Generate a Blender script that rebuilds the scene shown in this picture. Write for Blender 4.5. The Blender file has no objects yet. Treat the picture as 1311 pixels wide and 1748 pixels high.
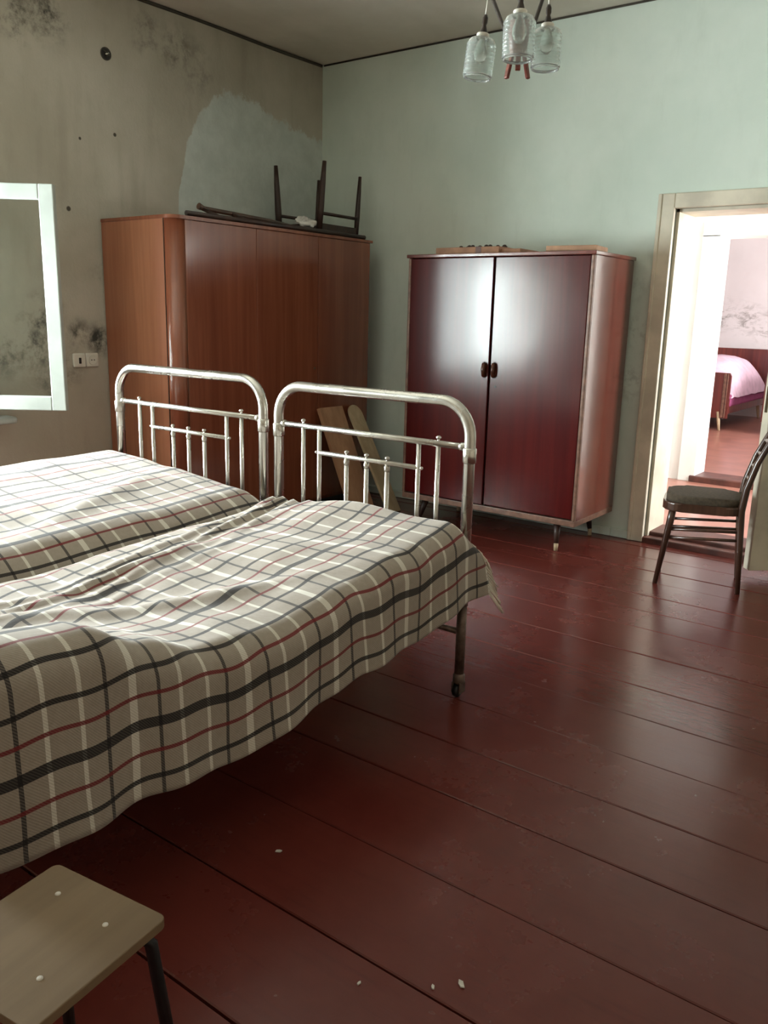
import bpy, bmesh, math, random
from mathutils import Vector, Matrix, noise
random.seed(7)
PI = math.pi
sc = bpy.context.scene
C = sc.collection

# ------------------------------------------------------------------ camera
CAM_H = 1.4
cam = bpy.data.cameras.new('camera'); cam_o = bpy.data.objects.new('camera', cam); C.objects.link(cam_o)
cr = Vector((0.79803655, 0.60212293, 0.02420009)); cu = Vector((-0.15741296, 0.16952966, 0.97287248)); cf = Vector((-0.58168619, 0.7801972, -0.23007281))
cam_o.matrix_world = Matrix(((cr.x, cu.x, -cf.x, 0), (cr.y, cu.y, -cf.y, 0), (cr.z, cu.z, -cf.z, CAM_H), (0, 0, 0, 1)))
cam.sensor_fit = 'VERTICAL'; cam.sensor_height = 36.0; cam.sensor_width = 36.0
cam.lens = 1431.28 / 1748 * 36.0
cam.clip_start = 0.05; cam.clip_end = 200
sc.camera = cam_o

# ------------------------------------------------------------------ world + window light + exposure
w = bpy.data.worlds.new('sky'); sc.world = w; w.use_nodes = True
bg = w.node_tree.nodes['Background']; bg.inputs[0].default_value = (0.86, 0.93, 1.0, 1); bg.inputs[1].default_value = 2.2

def area(name, loc, direction, sx, sy, power, col):
    l = bpy.data.lights.new(name, 'AREA'); l.shape = 'RECTANGLE'; l.size = sx; l.size_y = sy; l.energy = power; l.color = col
    o = bpy.data.objects.new(name, l); C.objects.link(o); o.location = loc
    o.rotation_euler = Vector(direction).to_track_quat('-Z', 'Y').to_euler()
    return o
# daylight just outside each window opening
area('window_daylight', (-5.05, 1.15, 1.42), (1, 0.1, 0.18), 2.5, 2.0, 560, (0.93, 0.99, 1.0))
area('hall_window_daylight', (0.95, 6.4, 1.75), (-1, 0, -0.05), 1.2, 1.5, 75, (1.0, 0.99, 0.97))
area('bedroom_window_daylight', (1.5, 10.4, 1.75), (-1, 0, -0.1), 2.0, 1.5, 165, (1.0, 0.98, 0.97))

vs = sc.view_settings
vs.view_transform = 'Standard'; vs.look = 'None'; vs.gamma = 1.0; vs.use_curve_mapping = False
vs.exposure = 1.15

# ------------------------------------------------------------------ measured place (metres)
XL, YB, ZC = -4.593, 5.245, 3.216      # left wall, back wall, ceiling
XR, YF = 1.6, -1.7                      # unseen right and front walls
DX0, DX1, DZ = -1.80, -0.74, 2.05       # door opening in the back wall
WY0, WY1, WZ0, WZ1 = 0.02, 2.36, 0.80, 2.10   # window in the left wall
HY = 7.45; FZ2 = 0.03                   # far wall of the hall, hall floor height
WT = 1.915                              # wardrobe top

# ------------------------------------------------------------------ node helpers
def srgb(r, g, b):
    f = lambda c: (c / 12.92 if c <= 0.04045 else ((c + 0.055) / 1.055) ** 2.4)
    return (f(r / 255), f(g / 255), f(b / 255), 1)

class Mat:
    def __init__(s, name):
        s.m = bpy.data.materials.new(name); s.m.use_nodes = True
        s.t = s.m.node_tree; s.n = s.t.nodes; s.b = s.n['Principled BSDF']; s._co = {}
    def node(s, typ, **kw):
        n = s.n.new(typ)
        for k, v in kw.items(): setattr(n, k, v)
        return n
    def link(s, a, b): s.t.links.new(a, b)
    def put(s, sock, v):
        if hasattr(v, 'links'): s.link(v, sock)
        elif v is not None: sock.default_value = v
    def coord(s, which='Object'):
        if 'tc' not in s._co: s._co['tc'] = s.node('ShaderNodeTexCoord')
        return s._co['tc'].outputs[which]
    def world(s):
        if 'g' not in s._co: s._co['g'] = s.node('ShaderNodeNewGeometry')
        return s._co['g'].outputs['Position']
    def mapping(s, vec, scale=(1, 1, 1), loc=(0, 0, 0), rot=(0, 0, 0)):
        n = s.node('ShaderNodeMapping'); s.link(vec, n.inputs[0])
        n.inputs[1].default_value = loc; n.inputs[2].default_value = rot; n.inputs[3].default_value = scale
        return n.outputs[0]
    def noise(s, vec, scale=5, detail=4, rough=0.55, dist=0.0):
        n = s.node('ShaderNodeTexNoise'); s.link(vec, n.inputs['Vector'])
        n.inputs['Scale'].default_value = scale; n.inputs['Detail'].default_value = detail
        n.inputs['Roughness'].default_value = rough; n.inputs['Distortion'].default_value = dist
        return n.outputs['Fac']
    def math(s, op, a, b=None, c=None, clamp=False):
        n = s.node('ShaderNodeMath', operation=op); n.use_clamp = clamp
        s.put(n.inputs[0], a)
        if b is not None: s.put(n.inputs[1], b)
        if c is not None: s.put(n.inputs[2], c)
        return n.outputs[0]
    def ramp(s, fac, lo, hi, a=0.0, b=1.0, smooth=True):
        n = s.node('ShaderNodeMapRange'); n.interpolation_type = 'SMOOTHSTEP' if smooth else 'LINEAR'
        s.put(n.inputs[0], fac); n.inputs[1].default_value = lo; n.inputs[2].default_value = hi
        n.inputs[3].default_value = a; n.inputs[4].default_value = b
        return n.outputs[0]
    def mix(s, fac, a, b, mode='MIX'):
        n = s.node('ShaderNodeMix', data_type='RGBA', blend_type=mode)
        s.put(n.inputs[0], fac); s.put(n.inputs[6], a); s.put(n.inputs[7], b)
        return n.outputs[2]
    def sep(s, vec):
        n = s.node('ShaderNodeSeparateXYZ'); s.link(vec, n.inputs[0]); return n.outputs
    def bump(s, h, strength=0.2, dist=0.01):
        n = s.node('ShaderNodeBump'); n.inputs['Strength'].default_value = strength; n.inputs['Distance'].default_value = dist
        s.link(h, n.inputs['Height']); s.link(n.outputs[0], s.b.inputs['Normal'])
        return n
    def set(s, color=None, rough=None, metal=None, coat=None, spec=None, coat_rough=None):
        b = s.b.inputs
        for k, v in (('Base Color', color), ('Roughness', rough), ('Metallic', metal), ('Coat Weight', coat), ('Specular IOR Level', spec), ('Coat Roughness', coat_rough)):
            if v is not None: s.put(b[k], v)
        return s.m

M = {}
def plain(key, col, rough=0.5, metal=0.0, var=0.12, scale=12, bump=0.0, coat=None, spec=None):
    m = Mat(key); n = m.noise(m.coord(), scale, 5)
    dark = tuple(c * (1 - var * 2.2) for c in col[:3]) + (1,); lite = tuple(min(1, c * (1 + var)) for c in col[:3]) + (1,)
    c = m.mix(m.ramp(n, 0.3, 0.7), dark, lite)
    m.set(c, rough, metal, coat, spec)
    if bump: m.bump(m.noise(m.coord(), scale * 6, 3), bump, 0.004)
    M[key] = m.m
    return m.m

def spots(m, pts, ycomp, zcomp, nz):
    """sum of noisy round stains on a wall plane; pts (y, z, radius, amount)"""
    out = None
    for (py, pz, r, a) in pts:
        dy = m.math('SUBTRACT', ycomp, py); dz = m.math('SUBTRACT', zcomp, pz)
        d = m.math('SQRT', m.math('ADD', m.math('MULTIPLY', dy, dy), m.math('MULTIPLY', dz, dz)))
        k = m.ramp(d, r * 0.1, r, a, 0.0)
        out = k if out is None else m.math('MAXIMUM', out, k)
    return m.math('MULTIPLY', out, nz, clamp=True)

# grimy distempered plaster of the left wall, with the pale unpainted patch and mould marks
m = Mat('grimy_plaster'); P = m.world(); x, y, z = m.sep(P)
n1 = m.noise(P, 1.3, 6, 0.6); n2 = m.noise(P, 7, 6, 0.65); n3 = m.noise(m.mapping(P, (1, 2.2, .35)), 4, 5)
col = m.mix(m.ramp(n1, .3, .7), srgb(166, 161, 146), srgb(184, 179, 165))
col = m.mix(m.ramp(n3, .45, .8, 0, .35), col, srgb(138, 132, 116))
col = m.mix(m.ramp(z, 1.5, .4, 0, .45), col, srgb(168, 148, 130))  # warm bounced light painted into the lower wall colour
fc = m.node('ShaderNodeFloatCurve'); u = m.ramp(y, 3.7, 5.3, 0, 1, smooth=False)
m.put(fc.inputs['Value'], u)
cv = fc.mapping.curves[0]
pts = [(3.70, 0.0), (3.80, .05), (3.82, .62), (3.90, .71), (4.0, .775), (4.15, .822), (4.3, .835), (4.5, .836), (4.7, .813), (4.95, .80), (5.3, .79)]
cv.points[0].location = (0, 0); cv.points[1].location = (1, .79)
for (py, pv) in pts[1:-1]: cv.points.new((py - 3.7) / 1.6, pv)
for p in cv.points: p.handle_type = 'VECTOR'
fc.mapping.update()
edge = m.math('MULTIPLY', fc.outputs[0], 3.4)
rag = m.math('MULTIPLY', m.math('SUBTRACT', m.noise(m.mapping(P, (1, 1.2, 1.0)), 9, 6, .7), .5), .22)
mask = m.ramp(m.math('SUBTRACT', m.math('ADD', edge, rag), z), -.006, .03)
pat = m.mix(m.ramp(n2, .3, .7), srgb(184, 194, 189), srgb(200, 209, 204))
col = m.mix(m.math('MULTIPLY', mask, .92), col, pat)
mould = spots(m, [(2.77, 2.9, .2, 1), (2.93, 2.96, .22, 1.0), (3.84, 2.99, .22, .75), (3.62, 3.02, .2, .6), (4.0, 2.93, .25, .5), (2.74, 1.16, .26, 1.2), (2.80, 1.33, .2, 1.2), (2.95, 1.05, .16, .7), (2.55, 1.12, .2, .9), (3.03, 1.24, .13, .9), (3.17, 1.2, .15, 1.2), (2.83, .97, .17, 1.0), (3.2, 1.6, .1, .5)], y, z, m.ramp(m.noise(P, 9, 8, .72, .15), .42, .68))
col = m.mix(m.math('MULTIPLY', mould, .95), col, srgb(50, 50, 44))
dots = spots(m, [(3.352, 2.41, .014, 3), (3.009, 1.952, .018, 3), (3.11, 2.35, .012, 2)], y, z, 1.0)
col = m.mix(dots, col, srgb(70, 66, 56))
m.set(col, .88); m.bump(m.math('ADD', m.math('MULTIPLY', n2, .6), m.noise(P, 45, 4)), .35, .006); M['plaster'] = m.m

# mint distemper of the back wall
m = Mat('mint_plaster'); P = m.world(); x, y, z = m.sep(P)
n1 = m.noise(P, 1.1, 5, .6); n2 = m.noise(m.mapping(P, (2, 1, .5)), 5, 6, .65)
col = m.mix(m.ramp(n1, .3, .7), srgb(207, 221, 211), srgb(222, 233, 224))
col = m.mix(m.ramp(n2, .5, .8, 0, .3), col, srgb(194, 207, 196))
st = spots(m, [(-1.98, 1.3, .2, .8), (-1.97, 1.0, .2, .7), (-2.0, 1.6, .15, .5)], x, z, m.ramp(m.noise(P, 14, 6, .7), .45, .7))
col = m.mix(m.math('MULTIPLY', st, .5), col, srgb(110, 118, 104))
m.set(col, .85); m.bump(m.noise(P, 14, 6, .65), .25, .006); M['mint'] = m.m

m = Mat('beige_plaster'); P = m.world()
m.set(m.mix(m.ramp(m.noise(P, 1.5, 5), .3, .7), srgb(170, 156, 138), srgb(184, 170, 151)), .88); M['beige'] = m.m
m = Mat('white_plaster'); P = m.world(); x, y, z = m.sep(P)
col = m.mix(m.ramp(m.noise(P, 1.5, 5), .3, .7), srgb(226, 224, 220), srgb(240, 239, 236))
m.set(col, .85); m.bump(m.noise(P, 20, 5), .15, .004); M['white_plaster'] = m.m

m = Mat('bedroom_plaster'); P = m.world(); x, y, z = m.sep(P)
col = m.mix(m.ramp(m.noise(P, .9, 5), .3, .7), srgb(214, 208, 208), srgb(228, 223, 223))
mo = spots(m, [(-3.8, 1.5, .35, 1.2), (-3.4, 1.45, .35, 1.0), (-3.0, 1.32, .4, 1.1), (-2.7, 1.4, .4, .9), (-4.05, 1.62, .3, 1.2)], x, z, m.ramp(m.noise(m.mapping(P, (1, 1, 1.8)), 5, 7, .7, .5), .46, .62))
col = m.mix(m.math('MULTIPLY', mo, .7), col, srgb(120, 114, 108)); m.set(col, .85); M['bedroom_plaster'] = m.m

m = Mat('sooty_ceiling'); P = m.world()
col = m.mix(m.ramp(m.noise(P, 1.2, 6, .6), .3, .7), srgb(200, 194, 180), srgb(216, 210, 197))
col = m.mix(m.ramp(m.noise(m.mapping(P, (1, .2, 1)), 3, 4), .5, .8, 0, .3), col, srgb(178, 169, 152))
m.set(col, .9); m.bump(m.noise(P, 25, 4), .2, .004); M['ceiling'] = m.m

# glossy oxblood floor paint on planks
m = Mat('oxblood_floor_paint'); P = m.world(); oi = m.node('ShaderNodeObjectInfo')
g = m.noise(m.mapping(P, (.6, 7, 1)), 6, 6, .65); n1 = m.noise(P, 1.6, 6, .65); n2 = m.noise(P, 22, 6, .7)
col = m.mix(m.ramp(n1, .3, .7), srgb(86, 34, 29), srgb(99, 43, 36))
col = m.mix(m.math('MULTIPLY', oi.outputs['Random'], .35), col, srgb(100, 47, 39))
col = m.mix(m.ramp(g, .5, .8, 0, .4), col, srgb(76, 30, 27))
wear = m.math('MULTIPLY', m.ramp(m.noise(P, 3.3, 6, .7), .56, .72), m.ramp(n2, .45, .7))
col = m.mix(m.math('MULTIPLY', wear, .08), col, srgb(86, 50, 41))
m.set(col, m.math('ADD', m.ramp(n1, .3, .7, .20, .30), m.math('MULTIPLY', wear, .05)), spec=.45)
m.bump(m.math('ADD', m.math('MULTIPLY', g, .7), m.math('MULTIPLY', m.noise(P, 9, 5), .5)), .22, .006); M['floor'] = m.m
m.n['Bump'].inputs['Strength'].default_value = .09
plain('floor_gap', srgb(34, 20, 17), .9)

def veneer(key, c1, c2, c3, rough, coat, axis='z', gscale=1.0):
    m = Mat(key); O = m.coord()
    sc_ = {'z': (14, 14, .55), 'y': (14, .55, 14), 'x': (.55, 14, 14)}[axis]
    g = m.noise(m.mapping(O, tuple(v * gscale for v in sc_)), 1.6, 7, .62, .5)
    band = m.noise(m.mapping(O, tuple(v * .22 * gscale for v in sc_)), 1.6, 3, .5, .3)
    col = m.mix(m.ramp(g, .3, .72), c1, c2); col = m.mix(m.ramp(band, .45, .7, 0, .75), col, c3)
    m.set(col, rough, None, coat, coat_rough=.12)
    m.bump(m.noise(O, 3.0, 2), .05, .02)
    M[key] = m.m
veneer('orange_veneer', srgb(150, 92, 64), srgb(170, 110, 80), srgb(140, 82, 56), .30, .5)
veneer('brown_veneer', srgb(124, 68, 47), srgb(144, 84, 59), srgb(112, 58, 40), .24, .6)
veneer('mahogany_veneer', srgb(70, 13, 13), srgb(86, 19, 17), srgb(52, 9, 11), .19, .0, 'z', .6)
M['mahogany_veneer'].node_tree.nodes['Principled BSDF'].inputs['Specular IOR Level'].default_value = .55
veneer('mahogany_side', srgb(98, 42, 32), srgb(118, 56, 43), srgb(86, 36, 28), .25, .9)
veneer('dark_wood', srgb(38, 22, 17), srgb(62, 38, 28), srgb(30, 18, 14), .5, .1)
veneer('chair_wood', srgb(58, 38, 28), srgb(86, 60, 46), srgb(46, 30, 23), .3, .4)
veneer('pale_board', srgb(176, 156, 124), srgb(202, 182, 150), srgb(164, 142, 112), .6, 0, 'z', .7)
veneer('tan_board', srgb(158, 118, 88), srgb(182, 142, 110), srgb(142, 104, 78), .6, 0, 'z', .7)
veneer('bedroom_bed_wood', srgb(84, 28, 22), srgb(118, 48, 38), srgb(70, 24, 20), .3, .5)
plain('gap_black', srgb(16, 10, 9), .9)
plain('trim_wood', srgb(124, 92, 76), .35, 0, .15, 30)
plain('white_paint', srgb(176, 184, 178), .4, 0, .04, 6)
plain('cream_paint', srgb(214, 207, 188), .45, 0, .10, 4, .1)
plain('threshold_paint', srgb(88, 48, 40), .5, 0, .2, 10)
plain('hall_floor_paint', srgb(166, 112, 98), .28, 0, .08, 5)
plain('plastic_white', srgb(214, 212, 200), .35, 0, .04, 8)
plain('plastic_dark', srgb(28, 24, 22), .4)
plain('handle_brown', srgb(74, 40, 26), .25, 0, .2, 40)
plain('lamp_brown', srgb(46, 34, 26), .35, 0, .2, 40)
plain('lamp_wood', srgb(112, 54, 42), .4, 0, .2, 40)
plain('brass', srgb(96, 86, 62), .4, .8, .2, 60)
plain('upholstery', srgb(76, 66, 53), .95, 0, .15, 60, .4)
plain('steel_dark', srgb(30, 30, 32), .4, .3, .2, 20)
plain('cardboard', srgb(158, 118, 92), .8, 0, .12, 14)
plain('tape_brown', srgb(96, 58, 42), .5)
plain('rag_white', srgb(214, 212, 206), .9, 0, .08, 20)
plain('cord_dark', srgb(66, 60, 50), .7)
plain('pink_quilt', srgb(222, 192, 208), .85, 0, .06, 9, .3)
plain('pink_sheet', srgb(150, 72, 112), .85, 0, .06, 9)
plain('mattress_ticking', srgb(120, 112, 104), .9)
plain('chip_white', srgb(205, 200, 192), .8)

# worn nickel plate / brown painted steel
m = Mat('worn_nickel'); O = m.coord()
n = m.noise(O, 7, 3, .5)
m.set(m.mix(m.ramp(n, .5, .72), srgb(205, 203, 196), srgb(172, 164, 154)), m.ramp(n, .35, .75, .22, .38), m.ramp(n, .55, .8, 1, .8)); M['nickel'] = m.m
m = Mat('dull_steel'); O = m.coord(); n = m.noise(O, 30, 6, .7)
m.set(m.mix(m.ramp(n, .35, .7), srgb(116, 98, 88), srgb(78, 62, 54)), .42, .55); M['leg_steel'] = m.m

# clear window glass: thin pane
m = Mat('window_glass'); tr = m.node('ShaderNodeBsdfTransparent'); gl = m.node('ShaderNodeBsdfGlossy'); gl.inputs['Roughness'].default_value = .03
lw = m.node('ShaderNodeLayerWeight'); lw.inputs[0].default_value = .5; fr_f = m.math('ADD', m.math('MULTIPLY', m.math('POWER', lw.outputs['Facing'], 4.0), .6), .06); mx = m.node('ShaderNodeMixShader')
nz = m.noise(m.coord(), 6, 3); tc = m.mix(nz, (.90, .94, .93, 1), (.97, .98, .97, 1)); m.link(tc, tr.inputs[0])
m.link(fr_f, mx.inputs[0]); m.link(tr.outputs[0], mx.inputs[1]); m.link(gl.outputs[0], mx.inputs[2])
m.link(mx.outputs[0], m.n['Material Output'].inputs[0]); M['glass'] = m.m
# frosted pressed glass of the lamp shades
m = Mat('pressed_glass'); O = m.coord(); n = m.noise(O, 40, 3)
m.set(m.mix(n, srgb(232, 240, 238), srgb(246, 250, 248)), .10); m.b.inputs['Transmission Weight'].default_value = .88; m.b.inputs['IOR'].default_value = 1.3
m.bump(n, .2, .003); M['shade_glass'] = m.m

# plaid woollen blanket: UV in metres, u from the long hem, v along the bed
m = Mat('plaid_blanket'); UV = m.coord('UV'); uu, vv, _ = m.sep(UV)
PER = .365
wob = m.math('MULTIPLY', m.math('SUBTRACT', m.noise(UV, 3, 2), .5), .012)
def stripes(coordv, per, lst):
    f = m.math('FRACT', m.math('DIVIDE', m.math('ADD', coordv, wob), per)); out = None
    for c, wd in lst:
        n = m.math('COMPARE', f, c / per, wd / 2 / per)
        out = n if out is None else m.math('MAXIMUM', out, n)
    return out
tw = m.node('ShaderNodeTexWave'); tw.wave_type = 'BANDS'; tw.bands_direction = 'DIAGONAL'; tw.inputs['Scale'].default_value = 85; tw.inputs['Distortion'].default_value = .4
m.link(UV, tw.inputs[0]); twv = tw.outputs['Fac']
fz = m.noise(UV, 60, 4, .7)
base = m.mix(fz, srgb(142, 132, 120), srgb(168, 157, 145))
base = m.mix(m.math('MULTIPLY', twv, .22), base, srgb(116, 106, 95))
vo = m.math('ADD', vv, .365 * 8 - 1.061 + .18)       # wide cream centred at v = 1.061 + k * period
VP = .3535
vo = m.math('ADD', vv, VP * 9 - 1.061 + VP / 2)
h = VP / 2
col = base
half = m.ramp(twv, .35, .65, .72, .95)
col = m.mix(m.math('MULTIPLY', stripes(vo, VP, [(h - .135 + 0, .011), (h + .135, .011), (h, .021)]), half), col, srgb(210, 205, 194))
col = m.mix(m.math('MULTIPLY', stripes(vo, VP, [(h - .072, .010), (h + .072, .010)]), half), col, srgb(48, 44, 43))
uo = m.math('ADD', uu, PER * 9 - .185 + PER / 2); h = PER / 2
half2 = m.ramp(twv, .35, .65, .97, .84)
col = m.mix(m.math('MULTIPLY', stripes(uo, PER, [(h - .072, .010), (h + .072, .010)]), half2), col, srgb(110, 30, 34))
col = m.mix(m.math('MULTIPLY', stripes(uo, PER, [(h - .137, .013), (h + .137, .013), (h, .025)]), half2), col, srgb(26, 22, 23))
m.set(col, .9, spec=.25); m.b.inputs['Sheen Weight'].default_value = .15; m.b.inputs['Sheen Roughness'].default_value = .5
m.bump(m.math('ADD', m.math('MULTIPLY', twv, .4), fz), .3, .003); M['plaid'] = m.m
plain('fringe_wool', srgb(214, 204, 190), .95)

# ------------------------------------------------------------------ mesh helpers
def bmnew(): return bmesh.new()
def smooth_all(bm):
    for f in bm.faces: f.smooth = True
def box(bm, x0, x1, y0, y1, z0, z1, bev=0.0, seg=2):
    t = bmesh.new(); bmesh.ops.create_cube(t, size=1)
    for v in t.verts: v.co = Vector(((x0 + x1) / 2 + v.co.x * (x1 - x0), (y0 + y1) / 2 + v.co.y * (y1 - y0), (z0 + z1) / 2 + v.co.z * (z1 - z0)))
    if bev > 0: bmesh.ops.bevel(t, geom=t.edges[:], offset=min(bev, .49 * min(abs(x1 - x0), abs(y1 - y0), abs(z1 - z0))), segments=seg, profile=.5, affect='EDGES')
    merge(bm, t); return bm
def merge(bm, t, mtx=None):
    if mtx is not None: bmesh.ops.transform(t, matrix=mtx, verts=t.verts)
    me = bpy.data.meshes.new('tmp'); t.to_mesh(me); t.free(); bm.from_mesh(me); bpy.data.meshes.remove(me)
def tube(bm, pts, r, n=14, cap=True):
    pts = [Vector(p) for p in pts]; rs = r if isinstance(r, (list, tuple)) else [r] * len(pts)
    rings = []; up = None
    for i, p in enumerate(pts):
        d = (pts[min(i + 1, len(pts) - 1)] - pts[max(i - 1, 0)]).normalized()
        if up is None: up = Vector((0, 0, 1)) if abs(d.z) < .9 else Vector((1, 0, 0))
        a = d.cross(up).normalized(); b = a.cross(d).normalized(); up = b
        rings.append([bm.verts.new(p + (a * math.cos(t) + b * math.sin(t)) * rs[i]) for t in [2 * PI * k / n for k in range(n)]])
    for i in range(len(rings) - 1):
        for k in range(n):
            f = bm.faces.new((rings[i][k], rings[i][(k + 1) % n], rings[i + 1][(k + 1) % n], rings[i + 1][k])); f.smooth = True
    if cap: bm.faces.new(rings[0][::-1]); bm.faces.new(rings[-1])
    return bm
def lathe(bm, prof, c=(0, 0, 0), n=24, mtx=None, cap=True):
    t = bmesh.new(); rings = [[t.verts.new((r * math.cos(2 * PI * k / n), r * math.sin(2 * PI * k / n), z)) for k in range(n)] for r, z in prof]
    for i in range(len(rings) - 1):
        for k in range(n):
            f = t.faces.new((rings[i][k], rings[i][(k + 1) % n], rings[i + 1][(k + 1) % n], rings[i + 1][k])); f.smooth = True
    if cap: t.faces.new(rings[0][::-1]); t.faces.new(rings[-1])
    merge(bm, t, Matrix.Translation(Vector(c)) @ (mtx or Matrix()))
    return bm
def prism(bm, poly, z0, z1, bev=0.0, mtx=None, seg=2):
    t = bmesh.new(); a = [t.verts.new((p[0], p[1], z0)) for p in poly]; b = [t.verts.new((p[0], p[1], z1)) for p in poly]
    n = len(poly); t.faces.new(a[::-1]); t.faces.new(b)
    for k in range(n): t.faces.new((a[k], a[(k + 1) % n], b[(k + 1) % n], b[k]))
    if bev: bmesh.ops.bevel(t, geom=[e for e in t.edges if abs(e.verts[0].co.z - e.verts[1].co.z) < 1e-6], offset=bev, segments=seg, profile=.5, affect='EDGES')
    merge(bm, t, mtx); return bm
def sphere(bm, c, r, s=(1, 1, 1), seg=14):
    t = bmesh.new(); bmesh.ops.create_uvsphere(t, u_segments=seg, v_segments=max(6, seg // 2 + 2), radius=r)
    smooth_all(t); merge(bm, t, Matrix.Translation(Vector(c)) @ Matrix.Diagonal((*s, 1))); return bm
def roundrect(w, h, r, n=6):
    out = []
    for cx, cy, a0 in ((w / 2 - r, h / 2 - r, 0), (-w / 2 + r, h / 2 - r, PI / 2), (-w / 2 + r, -h / 2 + r, PI), (w / 2 - r, -h / 2 + r, 1.5 * PI)):
        for k in range(n + 1): out.append((cx + r * math.cos(a0 + k * PI / 2 / n), cy + r * math.sin(a0 + k * PI / 2 / n)))
    return out
def autosmooth(me):
    pass
def obj(name, bm, mat, parent=None, label=None, kind=None):
    bmesh.ops.recalc_face_normals(bm, faces=bm.faces[:])
    me = bpy.data.meshes.new(name); bm.to_mesh(me); bm.free(); me.materials.append(M[mat])
    o = bpy.data.objects.new(name, me); C.objects.link(o)
    if parent: o.parent = parent
    if label: o['label'] = label
    if kind: o['kind'] = kind
    return o
def thing(name, label, cat, loc=(0, 0, 0), rotz=0.0, group=None):
    o = bpy.data.objects.new(name, None); C.objects.link(o); o.empty_display_size = .1
    o.location = loc; o.rotation_euler = (0, 0, rotz); o['label'] = label; o['category'] = cat
    if group: o['group'] = group
    return o
def tag(o, label, cat, group=None):
    o['label'] = label; o['category'] = cat
    if group: o['group'] = group
    return o
def struct(name, bm, mat, label=None):
    o = obj(name, bm, mat); o['kind'] = 'structure'
    if label: o['label'] = label
    return o
def sempty(name, label=None):
    o = bpy.data.objects.new(name, None); C.objects.link(o); o['kind'] = 'structure'; o.empty_display_size = .1
    if label: o['label'] = label
    return o
def copy_tree(o, parent=None):
    c = o.copy(); C.objects.link(c); c.parent = parent
    for ch in list(o.children): copy_tree(ch, c)
    return c

# ------------------------------------------------------------------ room shell
def wall_with_hole(axis, pos0, pos1, a0, a1, b0, b1, z0, z1, zt):
    """wall slab between pos0..pos1 on axis, running a0..a1, hole b0..b1 x z0..z1"""
    bm = bmnew()
    def add(p, q, zl, zh):
        if q - p < 1e-4 or zh - zl < 1e-4: return
        if axis == 'x': box(bm, pos0, pos1, p, q, zl, zh)
        else: box(bm, p, q, pos0, pos1, zl, zh)
    lo = -.12
    add(a0, b0, lo, zt); add(b1, a1, lo, zt); add(b0, b1, lo, z0 - (.04 if z0 == 0 else 0)); add(b0, b1, z1, zt)
    return bm
struct('wall_left', wall_with_hole('x', XL - .35, XL, YF - .3, YB + .3, WY0, WY1, WZ0, WZ1, ZC), 'plaster', 'grimy grey-beige plaster wall with a paler unpainted patch')
struct('wall_back', wall_with_hole('y', YB, YB + .3, XL, XR + .3, DX0, DX1, 0, DZ, ZC), 'mint', 'pale mint-green painted wall with the doorway')
bm = bmnew(); box(bm, XR, XR + .3, YF - .3, YB, -.12, ZC); struct('wall_right', bm, 'beige')
bm = bmnew(); box(bm, XL, XR, YF - .3, YF, -.12, ZC); struct('wall_front', bm, 'beige')
bm = bmnew(); box(bm, XL - .35, XR + .3, YF - .3, YB + .3, ZC, ZC + .15); struct('ceiling', bm, 'ceiling', 'smoke-stained grey ceiling')
# floor: dark ground under separate painted planks
fl = sempty('floor', 'oxblood-red painted plank floor')
bm = bmnew(); box(bm, XL, XR, YF, YB, -.12, -.03); obj('subfloor', bm, 'floor_gap', fl)
yb = [-1.7, -1.42, -1.12, -.83, -.53, -.24, .06, .36, .66, .965, 1.268, 1.60, 1.935, 2.205, 2.50, 2.80, 3.06, 3.38, 3.69, 3.93, 4.17, 4.41, 4.62, 4.87, 5.11, 5.245]
gaps = {12: .004, 17: .007, 24: .009, 9: .006, 10: .006}
for i in range(len(yb) - 1):
    g0 = gaps.get(i, .003) / 2; g1 = gaps.get(i + 1, .003) / 2
    bm = bmnew(); t = bmesh.new()
    box(t, XL + .002, XR - .002, yb[i] + g0, yb[i + 1] - g1, -.03, random.uniform(-.0015, .0005), .003, 1)
    merge(bm, t); obj('floor_plank', bm, 'floor', fl)

# dark cord-like strip where walls meet the ceiling
bm = bmnew(); tube(bm, [(XL + .008, yy, ZC - .012 + .003 * math.sin(yy * 5)) for yy in [YF + .02 + k * (YB - YF - .04) / 40 for k in range(41)]], .010, 6); struct('trim_1', bm, 'cord_dark', 'dark strip along the top of the left wall')
bm = bmnew(); tube(bm, [(xx, YB - .005, ZC - .006) for xx in (XL + .02, XR - .02)], .006, 6); struct('trim_2', bm, 'cord_dark')
bm = bmnew(); box(bm, -2.02, DX0 - .10, YB - .022, YB + .01, 0, .055, .006); box(bm, XL, -2.02, YB - .022, YB + .01, 0, .055, .006); struct('baseboard_back', bm, 'mint')

# hall behind the doorway and the bedroom beyond
bm = bmnew(); box(bm, -3.2, .6, YB + .3, HY + .25, -.1, FZ2); struct('floor_hall', bm, 'hall_floor_paint', 'pinkish worn painted floor of the hall')
bm = bmnew(); box(bm, -3.5, -3.2, YB + .3, HY, 0, 2.9); struct('wall_hall_left', bm, 'white_plaster')
struct('wall_hall_right', wall_with_hole('x', .6, .85, YB + .3, HY, 5.8, 7.0, .9, 2.5, 2.9), 'white_plaster')
bm = bmnew(); box(bm, -3.5, .9, YB + .3, HY + .25, 2.9, 3.0); struct('ceiling_hall', bm, 'white_plaster')
struct('wall_hall_far', wall_with_hole('y', HY, HY + .25, -7, 1.2, -2.17, -1.0, FZ2, 2.10, 3.0), 'white_plaster', 'bright white hall wall around the second doorway')
bm = bmnew(); box(bm, -7, 1.2, HY + .25, 13.4, -.1, FZ2); struct('floor_bedroom', bm, 'hall_floor_paint', 'reddish-pink painted bedroom floor')
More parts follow.
